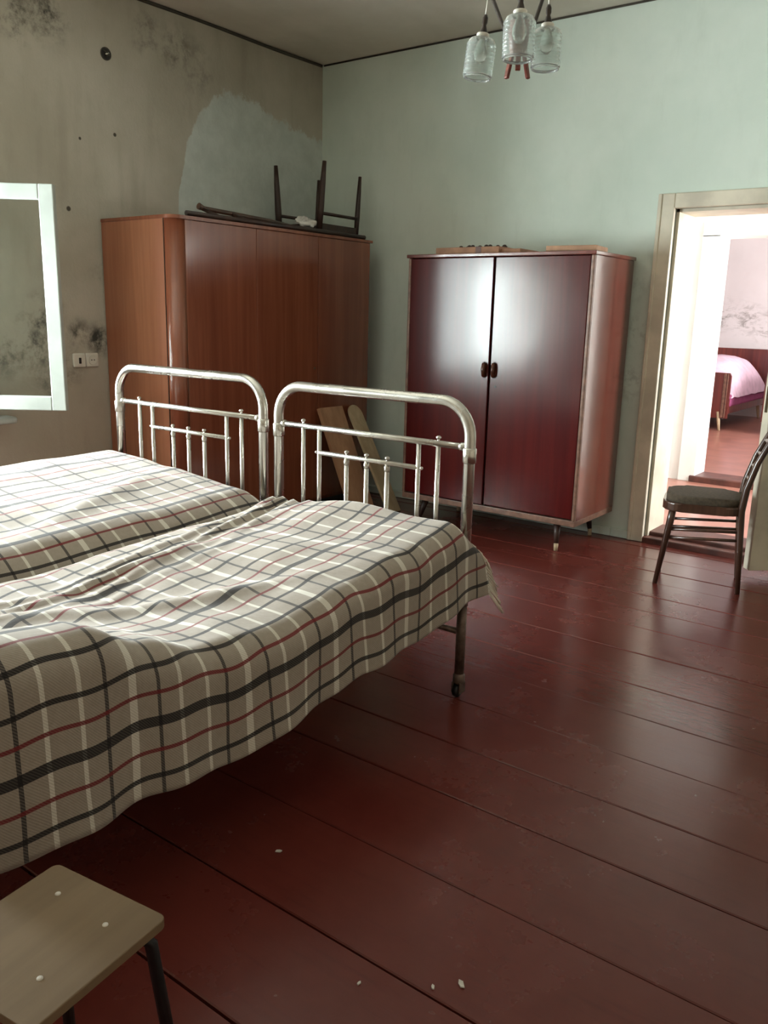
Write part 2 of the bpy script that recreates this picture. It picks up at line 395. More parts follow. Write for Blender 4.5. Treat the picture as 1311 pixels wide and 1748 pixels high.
bm = bmnew(); box(bm, -7, 1.5, 13.4, 13.6, 0, 3.0); struct('wall_bedroom_far', bm, 'bedroom_plaster', 'pinkish-white bedroom wall with a band of mould')
bm = bmnew(); box(bm, -7.2, -7, HY, 13.6, 0, 3.0); struct('wall_bedroom_left', bm, 'bedroom_plaster')
struct('wall_bedroom_right', wall_with_hole('x', 1.0, 1.2, HY + .25, 13.4, 9.3, 11.5, .9, 2.5, 3.0), 'bedroom_plaster')
bm = bmnew(); box(bm, -7.2, 1.5, HY, 13.6, 3.0, 3.1); struct('ceiling_bedroom', bm, 'white_plaster')

# first doorway: casing, jamb lining, threshold
d1 = sempty('door_1', 'cream-painted doorway with worn casing')
bm = bmnew(); box(bm, DX0 - .10, DX0 + .0, YB - .03, YB + .02, 0, DZ + .085, .006); box(bm, DX0 - .10, DX0 - .075, YB - .038, YB - .02, 0, DZ + .085, .006); obj('casing', bm, 'cream_paint', d1)
bm = bmnew(); box(bm, DX1, DX1 + .10, YB - .03, YB + .02, 0, DZ + .085, .006); obj('casing', bm, 'cream_paint', d1)
bm = bmnew(); box(bm, DX0, DX1, YB - .03, YB + .02, DZ, DZ + .085, .006); obj('casing', bm, 'cream_paint', d1)
bm = bmnew(); box(bm, DX0 - .02, DX0 + .018, YB + .02, YB + .31, 0, DZ); box(bm, DX1 - .018, DX1 + .02, YB + .02, YB + .31, 0, DZ); box(bm, DX0, DX1, YB + .02, YB + .31, DZ - .018, DZ + .02); obj('jamb_lining', bm, 'cream_paint', d1)
bm = bmnew(); box(bm, DX0 - .10, DX1 + .02, YB - .025, YB + .06, -.02, .035, .008); box(bm, DX0, DX1, YB + .05, YB + .31, -.02, .06, .008); obj('threshold', bm, 'threshold_paint', d1)
# second doorway casing + threshold
d2 = sempty('door_2', 'plain white doorway into the bedroom')
bm = bmnew(); box(bm, -2.30, -2.155, HY - .025, HY + .26, FZ2, 2.10, .004); box(bm, -1.015, -.88, HY - .025, HY + .26, FZ2, 2.10, .004); box(bm, -2.30, -.88, HY - .025, HY + .26, 2.085, 2.20, .004); obj('casing', bm, 'white_plaster', d2)
bm = bmnew(); box(bm, -2.2, -.98, HY - .04, HY + .26, 0, .085, .01); obj('threshold', bm, 'threshold_paint', d2)
# open door leaf, hinged at the right jamb and swung into the room
HX, HYH = -0.72, YB - .035
fe = Vector((-1.074, 4.872, 0)); hv = Vector((HX, HYH, 0)) - fe; LW = hv.length; la = math.atan2(-hv.y, -hv.x)
dl = thing('door_leaf', 'cream-painted panelled door leaf standing open beside the chair', 'door', (HX, HYH, 0), la)
bm = bmnew(); T = .032
box(bm, .0, LW, -T, T, .045, 2.02, .004); obj('core', bm, 'cream_paint', dl)
for zz in ((.14, .62), (.80, 1.86)):
    for sgn in (-1, 1):
        bm = bmnew(); y0, y1 = (T - .001, T + .010) if sgn > 0 else (-T - .010, -T + .001)
        for (xa, xb, za, zb) in ((.11, LW - .11, zz[0], zz[0] + .035), (.11, LW - .11, zz[1] - .035, zz[1]), (.11, .145, zz[0] + .035, zz[1] - .035), (LW - .145, LW - .11, zz[0] + .035, zz[1] - .035)):
            box(bm, xa, xb, y0, y1, za, zb, .004)
        obj('panel_moulding', bm, 'mint' if sgn < 0 else 'cream_paint', dl)
bm = bmnew(); box(bm, LW - .004, LW + .003, -.012, .012, .93, 1.07, .001); obj('lock_plate', bm, 'brass', dl)
for sgn in (-1, 1):
    bm = bmnew(); box(bm, LW - .075, LW - .035, sgn * (T + .004) - .004, sgn * (T + .004) + .004, .92, 1.08, .003); h_ = obj('handle_plate', bm, 'brass', dl)
    bm = bmnew(); tube(bm, [(LW - .055, sgn * T, 1.0), (LW - .055, sgn * (T + .062), 1.0), (LW - .065, sgn * (T + .070), 1.0), (LW - .16, sgn * (T + .070), .997)], .009, 8); obj('lever', bm, 'nickel', h_)

# ------------------------------------------------------------------ window in the left wall
w1 = sempty('window_1', 'white-painted wooden window with one casement swung open')
FX0, FX1 = XL - .20, XL - .08
bm = bmnew(); e = .05
box(bm, FX0, FX1, WY0, WY0 + e, WZ0, WZ1, .004); box(bm, FX0, FX1, WY1 - e, WY1, WZ0, WZ1, .004); box(bm, FX0, FX1, WY0 + e, WY1 - e, WZ0, WZ0 + e, .004); box(bm, FX0, FX1, WY0 + e, WY1 - e, WZ1 - e, WZ1, .004)
for yy in (WY0 + .585, (WY0 + WY1) / 2, WY1 - .585): box(bm, FX0, FX1, yy - .03, yy + .03, WZ0 + e, WZ1 - e, .004)
obj('window_frame', bm, 'white_paint', w1)
def casement(parent, ylo, yhi, zlo, zhi, st=.075):
    bm = bmnew(); a, b = -.022, .022
    box(bm, a, b, ylo, ylo + st, zlo, zhi, .005); box(bm, a, b, yhi - st, yhi, zlo, zhi, .005)
    box(bm, a, b, ylo + st, yhi - st, zlo, zlo + st, .005); box(bm, a, b, ylo + st, yhi - st, zhi - st, zhi, .005)
    c = obj('casement', bm, 'white_paint', parent)
    bm = bmnew(); box(bm, -.002, .002, ylo + st - .01, yhi - st + .01, zlo + st - .01, zhi - st + .01); obj('pane', bm, 'glass', c)
    return c
for (ya, yc) in ((WY0 + e, WY0 + .553), (WY0 + .617, 1.158), (1.222, WY1 - .617)):
    c = casement(w1, ya, yc, WZ0 + e, WZ1 - e, .06); c.location = (XL - .11, 0, 0)
c = casement(w1, 0.0, .50, .835, 2.015, .078); c.location = (XL + .012, 2.355, 0); c.rotation_euler = (0, 0, -math.radians(51.5))
c['label'] = 'open white casement with a clear pane'
bm = bmnew(); box(bm, XL - .06, XL + .10, WY0 - .16, 2.545, .745, .785, .016, 3); s_ = obj('window_sill', bm, 'white_paint', w1)

# ------------------------------------------------------------------ wall fittings
f = thing('switch_and_socket', 'white plastic light switch beside a socket on the grimy wall', 'switch', (XL, 3.06, 1.08))
bm = bmnew(); box(bm, -.002, .016, -.088, -.003, -.042, .042, .008, 3); pl = obj('switch_plate', bm, 'plastic_white', f)
bm = bmnew(); box(bm, .014, .024, -.052, -.038, -.020, .016, .003); obj('rocker', bm, 'plastic_dark', pl)
bm = bmnew(); box(bm, -.002, .014, .001, .088, -.042, .042, .008, 3); pl = obj('socket_plate', bm, 'plastic_white', f)
bm = bmnew(); lathe(bm, [(.030, 0), (.030, .004), (.026, .005), (.024, .002)], (.013, .045, 0), 20, Matrix.Rotation(PI / 2, 4, 'Y')); obj('socket_face', bm, 'plastic_white', pl)
for dy in (-.009, .009):
    bm = bmnew(); lathe(bm, [(.0035, 0), (.0035, .003)], (.016, .045 + dy, 0), 8, Matrix.Rotation(PI / 2, 4, 'Y')); obj('socket_hole', bm, 'plastic_dark', pl)
f = thing('junction_box', 'round dark open junction box with wire ends high on the grimy wall', 'junction box', (XL, 3.313, 2.845))
RY = Matrix.Rotation(PI / 2, 4, 'Y')
bm = bmnew(); lathe(bm, [(.036, -.004), (.036, .006), (.032, .006), (.030, .001)], (0, 0, 0), 20, RY); obj('rim', bm, 'cord_dark', f)
bm = bmnew(); lathe(bm, [(.031, 0), (.031, .002)], (0, 0, 0), 20, RY); obj('cavity', bm, 'plastic_dark', f)
for k, (a, b) in enumerate(((-.015, .02), (.012, .01), (.0, -.02))):
    bm = bmnew(); tube(bm, [(.001, a, b), (.016, a * .4 + .005, b * .3), (.02, -a, -b * .6)], .004, 6); obj('wire', bm, 'plastic_white' if k == 1 else 'cord_dark', f)

# ------------------------------------------------------------------ large wardrobe along the left wall
WX0, WX1, WYa, WYb = XL + .012, -3.925, 3.215, 5.04
wd = thing('wardrobe', 'large orange-brown veneered wardrobe with a rounded corner, chairs piled on top', 'wardrobe', (0, 0, 0))
bm = bmnew(); box(bm, WX0, WX1 - .078, WYa, WYa + .022, .07, WT - .02, .002); obj('side_panel', bm, 'orange_veneer', wd, 'lighter orange side panel')
bm = bmnew(); box(bm, WX0, WX1 - .02, WYb - .022, WYb, .07, WT - .02, .002); obj('side_panel', bm, 'brown_veneer', wd)
bm = bmnew(); box(bm, WX0, WX0 + .01, WYa + .022, WYb - .022, .07, WT - .02); obj('back_panel', bm, 'brown_veneer', wd)
bm = bmnew(); box(bm, WX0, WX1 - .03, WYa + .02, WYb - .02, .07, .10); obj('bottom_panel', bm, 'brown_veneer', wd)
# rounded corner column
bm = bmnew(); R = .066; cx_, cy_ = WX1 - R, WYa + R
poly = [(cx_ - .01, WYa + .001)] + [(cx_ + R * math.sin(a), cy_ - R * math.cos(a)) for a in [k * PI / 2 / 14 for k in range(15)]] + [(WX1, cy_ + .02), (WX1 - .022, cy_ + .02), (WX1 - .022, cy_)] + [(cx_ + (R - .022) * math.sin(a), cy_ - (R - .022) * math.cos(a)) for a in [k * PI / 2 / 14 for k in range(14, -1, -1)]] + [(cx_ - .01, WYa + .022)]
prism(bm, poly, .07, WT - .02)
for f_ in bm.faces: f_.smooth = abs(f_.normal.z) < .5
oo = obj('rounded_corner', bm, 'brown_veneer', wd)
bm = bmnew(); box(bm, cx_ - .0125, cx_ - .0095, WYa - .0015, WYa + .02, .07, WT - .02); obj('seam', bm, 'gap_black', wd)
yd = [cy_ + .022, 3.87, 4.455, WYb - .024]
for k in range(3):
    bm = bmnew(); box(bm, WX1 - .020, WX1, yd[k] + (.001 if k else .002), yd[k + 1] - (.003 if k == 1 else .001), .10, WT - .022, .0025, 2); dr = obj('door', bm, 'brown_veneer', wd)
    if k == 1:
        bm = bmnew(); lathe(bm, [(.007, 0), (.007, .004), (.004, .004)], (WX1, yd[k + 1] - .04, 1.02), 12, RY); obj('keyhole', bm, 'brass', dr)
bm = bmnew(); prism(bm, [(WX0, WYa - .002), (cx_, WYa - .002)] + [(cx_ + (R + .004) * math.sin(a), cy_ - (R + .002) * math.cos(a)) for a in [k * PI / 2 / 10 for k in range(11)]] + [(WX1 + .004, WYb + .002), (WX0, WYb + .002)], WT - .02, WT, .003); obj('top_panel', bm, 'brown_veneer', wd)
bm = bmnew(); box(bm, WX0 + .02, WX1 - .05, WYa + .03, WYb - .03, 0, .07); obj('plinth', bm, 'dark_wood', wd)

# ------------------------------------------------------------------ two-door mahogany cabinet on legs
CX0, CX1, CYf, CYb, CZ0, CZ1 = -3.295, -2.015, 4.62, 5.215, .205, 1.775
cb = thing('cabinet', 'glossy dark red mahogany two-door cabinet on tapered legs', 'cabinet', (0, 0, 0))
bm = bmnew(); box(bm, CX1 - .022, CX1, CYf + .022, CYb, CZ0, CZ1 - .022, .002); obj('side_panel', bm, 'mahogany_side', cb, 'lighter reddish side panel')
bm = bmnew(); box(bm, CX0, CX0 + .022, CYf + .022, CYb, CZ0, CZ1 - .022, .002); obj('side_panel', bm, 'mahogany_side', cb)
bm = bmnew(); box(bm, CX0 + .022, CX1 - .022, CYb - .01, CYb, CZ0, CZ1 - .022); obj('back_panel', bm, 'mahogany_side', cb)
bm = bmnew(); box(bm, CX0 - .008, CX1 + .012, CYf - .012, CYb + .004, CZ1 - .022, CZ1, .004); obj('top_panel', bm, 'mahogany_side', cb)
bm = bmnew(); box(bm, CX0, CX1, CYf + .004, CYb, CZ0 - .035, CZ0 + .002, .003); obj('bottom_rail', bm, 'trim_wood', cb)
for xx in (CX0 - .001, CX1 - .021):
    bm = bmnew(); box(bm, xx, xx + .022, CYf + .001, CYf + .024, CZ0, CZ1 - .022, .006, 3); obj('edge_strip', bm, 'trim_wood', cb, 'worn pale edge strip')
mid = (CX0 + CX1) / 2 + .005
for (xa, xb, tilt) in ((CX0 + .022, mid - .003, 0), (mid + .003, CX1 - .022, 0)):
    bm = bmnew(); box(bm, xa, xb, CYf, CYf + .020, CZ0 + .012, CZ1 - .026, .003)
    if xa < mid - .1:   # this door hangs slightly ajar
        bmesh.ops.rotate(bm, verts=bm.verts[:], cent=(xa, CYf + .02, 0), matrix=Matrix.Rotation(-math.radians(1.3), 3, 'Z'))
    dr = obj('door', bm, 'mahogany_veneer', cb)
    off = -.013 if xa < mid - .1 else 0.0
    hx = mid - .030 if xa < mid - .1 else mid + .030
    bm = bmnew(); t = bmesh.new()
    tube(t, [(hx, CYf + .002 + off, 1.115), (hx, CYf - .012 + off, 1.110), (hx, CYf - .02 + off, 1.075), (hx, CYf - .012 + off, 1.040), (hx, CYf + .002 + off, 1.035)], [.011, .013, .014, .013, .011], 10)
    merge(bm, t); obj('handle', bm, 'handle_brown', dr)
    bm = bmnew(); prism(bm, roundrect(.034, .10, .0165), 0, .004, .001, Matrix.Translation((hx, CYf - .001 + off, 1.075)) @ Matrix.Rotation(PI / 2, 4, 'X')); obj('handle_plate', bm, 'handle_brown', dr)
    if xa > mid - .1:
        bm = bmnew(); lathe(bm, [(.006, 0), (.006, .003)], (mid + .045, CYf + .001, .975), 10, Matrix.Rotation(PI / 2, 4, 'X')); obj('keyhole', bm, 'plastic_dark', dr)
bm = bmnew(); box(bm, mid - .006, mid + .006, CYf + .012, CYf + .03, CZ0, CZ1 - .03); obj('centre_rail', bm, 'gap_black', cb)
for (lx, ly, sx, sy) in ((CX0 + .16, CYf + .07, -.03, -.035), (CX1 - .14, CYf + .07, .02, -.04), (CX0 + .16, CYb - .07, -.03, .02), (CX1 - .14, CYb - .07, .02, .01)):
    bm = bmnew(); tube(bm, [(lx, ly, CZ0 - .03), (lx + sx, ly + sy, .045)], [.024, .0145], 12); lg = obj('leg', bm, 'dark_wood', cb)
    bm = bmnew(); tube(bm, [(lx + sx, ly + sy, .046), (lx + sx * 1.15, ly + sy * 1.15, 0)], [.0145, .012], 12); obj('leg_tip', bm, 'pale_board', lg)

# things on the cabinet
t = thing('flat_carton', 'flat tan cardboard carton with tape, lying on the red cabinet', 'box', (-2.86, 4.80, CZ1))
bm = bmnew(); box(bm, -.26, .20, -.13, .15, 0, .042, .003); obj('carton_body', bm, 'cardboard', t)
bm = bmnew(); box(bm, .035, .075, -.1315, .1515, -.0005, .0435, .001); obj('tape', bm, 'tape_brown', t)
bm = bmnew(); box(bm, .20, .33, -.10, .15, 0, .028, .003); obj('flap', bm, 'cardboard', t)
t = thing('cone_garland', 'dark knobbly string of small cones lying on the cardboard carton', 'garland', (-2.86, 4.80, CZ1 + .043))
bm = bmnew(); tube(bm, [(-.18 + .02 * k, .02 + .03 * math.sin(k * .9), .006) for k in range(19)], .003, 6); obj('string', bm, 'cord_dark', t)
for k in range(13):
    bm = bmnew(); sphere(bm, (-.16 + .026 * k + random.uniform(-.006, .006), .02 + .04 * math.sin(k * 1.3), .010), .012, (1.3, 1, .9), 8); obj('cone', bm, 'lamp_brown', t)
t = thing('shallow_drawer_box', 'shallow open wooden box lying at the corner of the red cabinet', 'box', (-2.20, 4.78, CZ1), math.radians(6))
bm = bmnew(); box(bm, -.15, .15, -.11, .11, 0, .008); obj('bottom', bm, 'tan_board', t)
for (a, b, c_, d_) in ((-.15, .15, -.11, -.098), (-.15, .15, .098, .11), (-.15, -.138, -.098, .098), (.138, .15, -.098, .098)):
    bm = bmnew(); box(bm, a, b, c_, d_, .0, .034, .002); obj('side', bm, 'tan_board', t)
bm = bmnew(); prism(bm, [(-.13, -.09), (.12, -.085), (.125, .085), (-.125, .09)], .01, .03, .004); obj('contents', bm, 'cord_dark', t)

# ------------------------------------------------------------------ junk on top of the wardrobe
uc = thing('upturned_chair', 'dark wooden chair frame standing upside down on the wardrobe, legs in the air', 'chair', (-4.245, 4.81, WT + .002))
bm = bmnew(); prism(bm, roundrect(.42, .46, .03), 0, .022, .004); obj('seat', bm, 'dark_wood', uc)
for (xa, xb, ya, yb_) in ((-.20, .20, -.215, -.195), (-.20, .20, .195, .215), (-.20, -.18, -.195, .195), (.18, .20, -.195, .195)):
    bm = bmnew(); box(bm, xa, xb, ya, yb_, .02, .085, .003); obj('apron', bm, 'dark_wood', uc)
tops = [(-.21, -.22, .485), (.23, -.20, .485), (-.20, .23, .445), (.18, .28 - .03, .445)]
bases = [(-.195, -.200), (.180, -.200), (-.19, .20), (.19, .20)]
for (tx, ty, tz), (bx_, by_) in zip(tops, bases):
    bm = bmnew(); P0 = Vector((bx_, by_, .02)); P1 = Vector((tx, ty, tz))
    tube(bm, [P0, P0.lerp(P1, .35), P0.lerp(P1, .7), P1], [.021, .024, .020, .014] if ty < 0 else [.017, .019, .016, .012], 10); obj('leg', bm, 'dark_wood', uc)
for sx in (-1, 1):
    bm = bmnew(); tube(bm, [(sx * .203, -.205, .15), (sx * .193, .205, .15)], [.011, .011], 8); obj('stretcher', bm, 'dark_wood', uc)
fr_ = thing('slatted_frame', 'long narrow brown wooden frame lying along the wardrobe top', 'frame', (-3.995, 4.18, WT + .001))
bm = bmnew(); tube(bm, [(.045, -.84, .016), (.052, 0, .016), (.045, .80, .016)], [.015, .017, .014], 10); obj('rail', bm, 'dark_wood', fr_)
bm = bmnew(); tube(bm, [(-.10, -.62, .085), (-.10, -.58, .075), (-.11, 0, .058), (-.11, .33, .030)], [.02, .014, .014, .014], 10); obj('rail', bm, 'chair_wood', fr_)
for (ya, za) in ((-.58, .075), (-.34, .068), (.15, .045)):
    bm = bmnew(); tube(bm, [(.046, ya, .018), (-.10, ya - .01, za - .004)], .011, 8); obj('cross_piece', bm, 'dark_wood', fr_)
bm = bmnew(); box(bm, -.09, .025, -.33, .34, .001, .028, .004); obj('slat', bm, 'dark_wood', fr_)
bm = bmnew(); t = bmesh.new(); bmesh.ops.create_icosphere(t, subdivisions=4, radius=.05)
for v in t.verts:
    k = 1 + .9 * noise.noise(v.co * 24) + .3 * noise.noise(v.co * 60 + Vector((3, 1, 2)))
    v.co = Vector((v.co.x * .7 * k, v.co.y * 1.25 * k, v.co.z * .62 * k))
lo = min(v.co.z for v in t.verts)
for v in t.verts: v.co.z -= lo
merge(bm, t); smooth_all(bm)
o = obj('crumpled_rag', bm, 'rag_white'); o.location = (-4.0, 4.40, WT + .030); tag(o, 'small crumpled white rag on top of the wardrobe', 'rag')

# ------------------------------------------------------------------ boards leaning on the wardrobe front
def leaning(name, mat, label, xtop, ytop, ztop, xbot, ybot, w_, th, rounded):
    top = Vector((xtop, ytop, ztop)); bot = Vector((xbot, ybot, 0)); L = (top - bot).length
    zax = (top - bot).normalized(); yax = Vector((0, 1, 0)); xax = yax.cross(zax).normalized(); yax = zax.cross(xax)
    poly = [(-w_ / 2, 0), (w_ / 2, 0)]
    if rounded: poly += [(w_ / 2 * math.cos(a), L - w_ / 2 + w_ / 2 * math.sin(a)) for a in [k * PI / 12 for k in range(13)]]
    else: poly += [(w_ / 2, L), (-w_ / 2, L)]
    bm = bmnew(); R3 = Matrix((xax, yax, zax)).transposed()
    mt = Matrix.Translation(bot) @ R3.to_4x4()
    mt2 = Matrix(((0, 0, 1, 0), (1, 0, 0, 0), (0, 1, 0, 0), (0, 0, 0, 1)))
    prism(bm, poly, 0, th, .003, mt @ mt2)
    o = obj(name, bm, mat); tag(o, label, 'board'); return o
leaning('wooden_board', 'tan_board', 'tan wooden board with a square end leaning against the wardrobe', -3.912, 4.55, .735, -3.585, 4.55, .25, .03, False)
leaning('wooden_board', 'pale_board', 'pale narrow plank with a rounded top leaning against the wardrobe', -3.905, 4.80, .735, -3.48, 4.78, .14, .02, True)

# ------------------------------------------------------------------ iron beds
BY = 2.53; BL = 1.93
def make_bed(name, label, xl, xr, tops, spx, inner, zr, zr2, group):
    bed = thing(name, label, 'bed', (0, 0, 0), 0, group)
    ztop = tops; R = .125; r = .0205
    for end, y0 in (('foot', BY), ('head', BY - BL)):
        zt = ztop if end == 'foot' else ztop + .12
        dz = zt - ztop
        pts = [(xl, y0, .36)] + [(xl, y0, zt - R)] + [(xl + R - R * math.cos(a), y0, zt - R + R * math.sin(a)) for a in [k * PI / 2 / 10 for k in range(1, 11)]]
        pts += [(xr - R + R * math.sin(a), y0, zt - R + R * math.cos(a)) for a in [k * PI / 2 / 10 for k in range(0, 11)]] + [(xr, y0, .36)]
        bm = bmnew(); tube(bm, pts, r, 16); fr = obj(end + '_arch', bm, 'nickel', bed)
        for xx in (xl, xr):
            bm = bmnew(); lathe(bm, [(r, -.028), (.0245, -.024), (.0245, .024), (r, .028)], (xx, y0, zr - .028 + dz), 16); obj('collar', bm, 'nickel', fr)
            bm = bmnew(); tube(bm, [(xx, y0, .37), (xx, y0, .075)], .0185, 14); lg = obj('leg', bm, 'leg_steel', bed)
            # caster: socket, fork and small wheel
            bm = bmnew(); lathe(bm, [(.021, .052), (.023, .060), (.023, .085), (.0185, .092)], (xx, y0, 0), 12); box(bm, xx - .019, xx - .013, y0 - .022, y0 + .018, .016, .06, .002); box(bm, xx + .013, xx + .019, y0 - .022, y0 + .018, .016, .06, .002); cs = obj('caster_fork', bm, 'leg_steel', lg)
            bm = bmnew(); lathe(bm, [(.015, -.012), (.024, -.009), (.024, .009), (.015, .012)], (xx, y0 - .008, .0242), 16, RY); obj('caster_wheel', bm, 'steel_dark', cs)
        bm = bmnew(); tube(bm, [(xl + .01, y0, zr + dz), (xr - .01, y0, zr + dz)], .0118, 12); obj('upper_rail', bm, 'nickel', fr)
        for xx, s_ in ((xl + .028, 1), (xr - .028, -1)):
            bm = bmnew(); lathe(bm, [(.011, 0), (.0155, .004), (.0155, .016), (.0118, .022)], (xx - s_ * .008, y0, zr + dz), 12, Matrix.Rotation(s_ * PI / 2, 4, 'Y')); obj('rail_ferrule', bm, 'nickel', fr)
        bm = bmnew(); tube(bm, [(inner[0], y0, zr2 + dz), (inner[1], y0, zr2 + dz)], .0095, 10); obj('lower_rail', bm, 'nickel', fr)
        for xx, s_ in ((inner[0] - .011, -1), (inner[1] + .011, 1)):
            bm = bmnew(); sphere(bm, (xx + s_ * .004, y0, zr2 + dz), .007, (1, 1, 1), 8); obj('rivet', bm, 'nickel', fr)
        for k, xx in enumerate(spx):
            hi = (zr if k in (0, 1, 5, 6) else zr2 - .004) + dz
            bm = bmnew(); tube(bm, [(xx, y0, .40), (xx, y0, hi)], .0088, 10); sp = obj('spindle', bm, 'nickel', fr)
            if k not in (0, 1, 5, 6):
                bm = bmnew(); lathe(bm, [(.0088, -.030), (.011, -.026), (.011, -.010), (.0088, -.008)], (xx, y0, hi), 10); obj('ferrule', bm, 'nickel', sp)
            if k not in (1, 5):
                top = hi + (.012 if k in (0, 6) else .012)
                bm = bmnew(); lathe(bm, [(.004, top - .006), (.004, top + .004)], (xx, y0, 0), 8); sphere(bm, (xx, y0, top + .010), .0095, (1, 1, .85), 12); obj('finial', bm, 'nickel', sp)
        bm = bmnew(); tube(bm, [(xl, y0, .255), (xr, y0, .255)], .012, 10); obj('cross_bar', bm, 'leg_steel', bed)
        bm = bmnew(); box(bm, xl, xr, y0 - .012, y0 + .012, .385, .415, .002); obj('end_rail', bm, 'leg_steel', bed)
    for xx in (xl + .02, xr - .02):
        bm = bmnew(); box(bm, xx - .018, xx + .018, BY - BL, BY, .36, .40, .003); obj('side_rail', bm, 'leg_steel', bed)
    bm = bmnew()
    for k in range(24): tube(bm, [(xl + .03, BY - BL + .05 + k * .078, .39), ((xl + xr) / 2, BY - BL + .05 + k * .078, .345), (xr - .03, BY - BL + .05 + k * .078, .39)], .003, 5)
    for k in range(9): tube(bm, [(xl + .08 + k * (xr - xl - .16) / 8, BY - BL + .04, .372), (xl + .08 + k * (xr - xl - .16) / 8, BY - .04, .372)], .003, 5)
    obj('spring_mesh', bm, 'leg_steel', bed, None, 'stuff')
    bm = bmnew(); box(bm, xl + .03, xr - .03, BY - BL + .05, BY - .06, .405, .50, .04, 4); smooth_all(bm); obj('mattress', bm, 'mattress_ticking', bed)
    return bed
make_bed('iron_bed', 'iron bed with nickel-plated foot rail, standing free at the room side', -2.445, -1.515, 1.105, [-2.307, -2.22, -2.077, -1.977, -1.877, -1.734, -1.648], (-2.22, -1.734), .947, .847, 'pair of iron beds')
make_bed('iron_bed', 'iron bed with nickel-plated foot rail, standing nearer the window wall', -3.525, -2.535, 1.118, [-3.37, -3.274, -3.127, -3.019, -2.911, -2.762, -2.669], (-3.274, -2.762), .955, .849, 'pair of iron beds')

# ------------------------------------------------------------------ plaid blankets
def interp(tab, x):
    if x <= tab[0][0]: return tab[0][1]
    for (a, va), (b, vb) in zip(tab, tab[1:]):
        if x <= b:
            t = (x - a) / (b - a); t = t * t * (3 - 2 * t); return va + (vb - va) * t
    return tab[-1][1]
def gauss(d, s): return math.exp(-(d / s) ** 2)
def nz(x, y, s, o=0): return noise.noise(Vector((x * s + o, y * s - o, o * .7)))
tabC = [(.55, .70), (.80, .735), (.98, .715), (1.15, .635), (1.32, .565), (1.55, .556), (1.85, .590), (2.15, .636), (2.5, .682)]
tabM = [(.55, .62), (.85, .60), (1.1, .555), (1.4, .540), (1.7, .560), (2.1, .615), (2.5, .672)]
tabL = [(.55, .58), (1.0, .56), (1.4, .555), (1.9, .582), (2.2, .60), (2.5, .628)]
def ztop_right(x, y):
    a, b, c_ = -2.46, -2.02, -1.56
    if x < b:
        t = (x - a) / (b - a); t = max(0, min(1, t)); t = t * t * (3 - 2 * t); z = interp(tabL, y) * (1 - t) + interp(tabM, y) * t
    else:
        t = min(1, (x - b) / (c_ - b)); t = t * t * (3 - 2 * t); z = interp(tabM, y) * (1 - t) + interp(tabC, y) * t
    z += .010 * nz(x, y, 3.2) + .006 * nz(x, y, 8, 3)
    # bunched folds running along the inner side
    fx = interp([(.6, -2.12), (1.2, -2.20), (1.7, -2.28), (2.5, -2.39)], y)
    for off, amp, sg in ((-.035, .020, .020), (.03, .026, .017), (.085, .018, .022), (.15, .012, .025)):
        k = fx + off + .012 * math.sin(y * 7 + off * 60) + .02 * nz(0, y, 4, off * 30)
        z += amp * gauss(x - k, sg) * (.45 + .55 * max(0, min(1, .5 + 1.2 * nz(y, off, 2.2, 5))))
    z += .018 * gauss((x + 1.90) - .55 * (y - 1.5), .05) * gauss(y - 1.5, .4)
    z += .02 * gauss(x + 1.93, .12) * gauss(y - 2.47, .08)
    if y > 2.47: z -= (y - 2.47) * .8
    return z
def hem(y): return interp([(.55, .295), (.75, .288), (1.05, .282), (1.38, .258), (1.6, .278), (1.9, .318), (2.18, .333), (2.46, .388), (2.63, .402)], y)
def build_blanket(name, label, rows_fn, y0, y1, ny, vs_fn, uoff=0.0):
    bm = bmnew(); uvl = bm.loops.layers.uv.new('UVMap'); grid = []; uvs = {}
    for j in range(ny + 1):
        y = y0 + (y1 - y0) * j / ny
        row = rows_fn(y); vr = []
        acc = 0; arcs = [0]
        for a, b in zip(row[::-1], row[::-1][1:]): acc += (Vector(a) - Vector(b)).length; arcs.append(acc)
        arcs = arcs[::-1]
        for p, s in zip(row, arcs):
            v = bm.verts.new(p); uvs[v] = (s - uoff, vs_fn(y)); vr.append(v)
        grid.append(vr)
    for j in range(ny):
        for i in range(len(grid[0]) - 1):
            f_ = bm.faces.new((grid[j][i], grid[j][i + 1], grid[j + 1][i + 1], grid[j + 1][i])); f_.smooth = True
            for l in f_.loops: l[uvl].uv = uvs[l.vert]
    me = bpy.data.meshes.new(name); bmesh.ops.recalc_face_normals(bm, faces=bm.faces[:]); bm.to_mesh(me); bm.free(); me.materials.append(M['plaid'])
    o = bpy.data.objects.new(name, me); C.objects.link(o)
    sd = o.modifiers.new('thick', 'SOLIDIFY'); sd.thickness = .005; sd.offset = 0
    return o
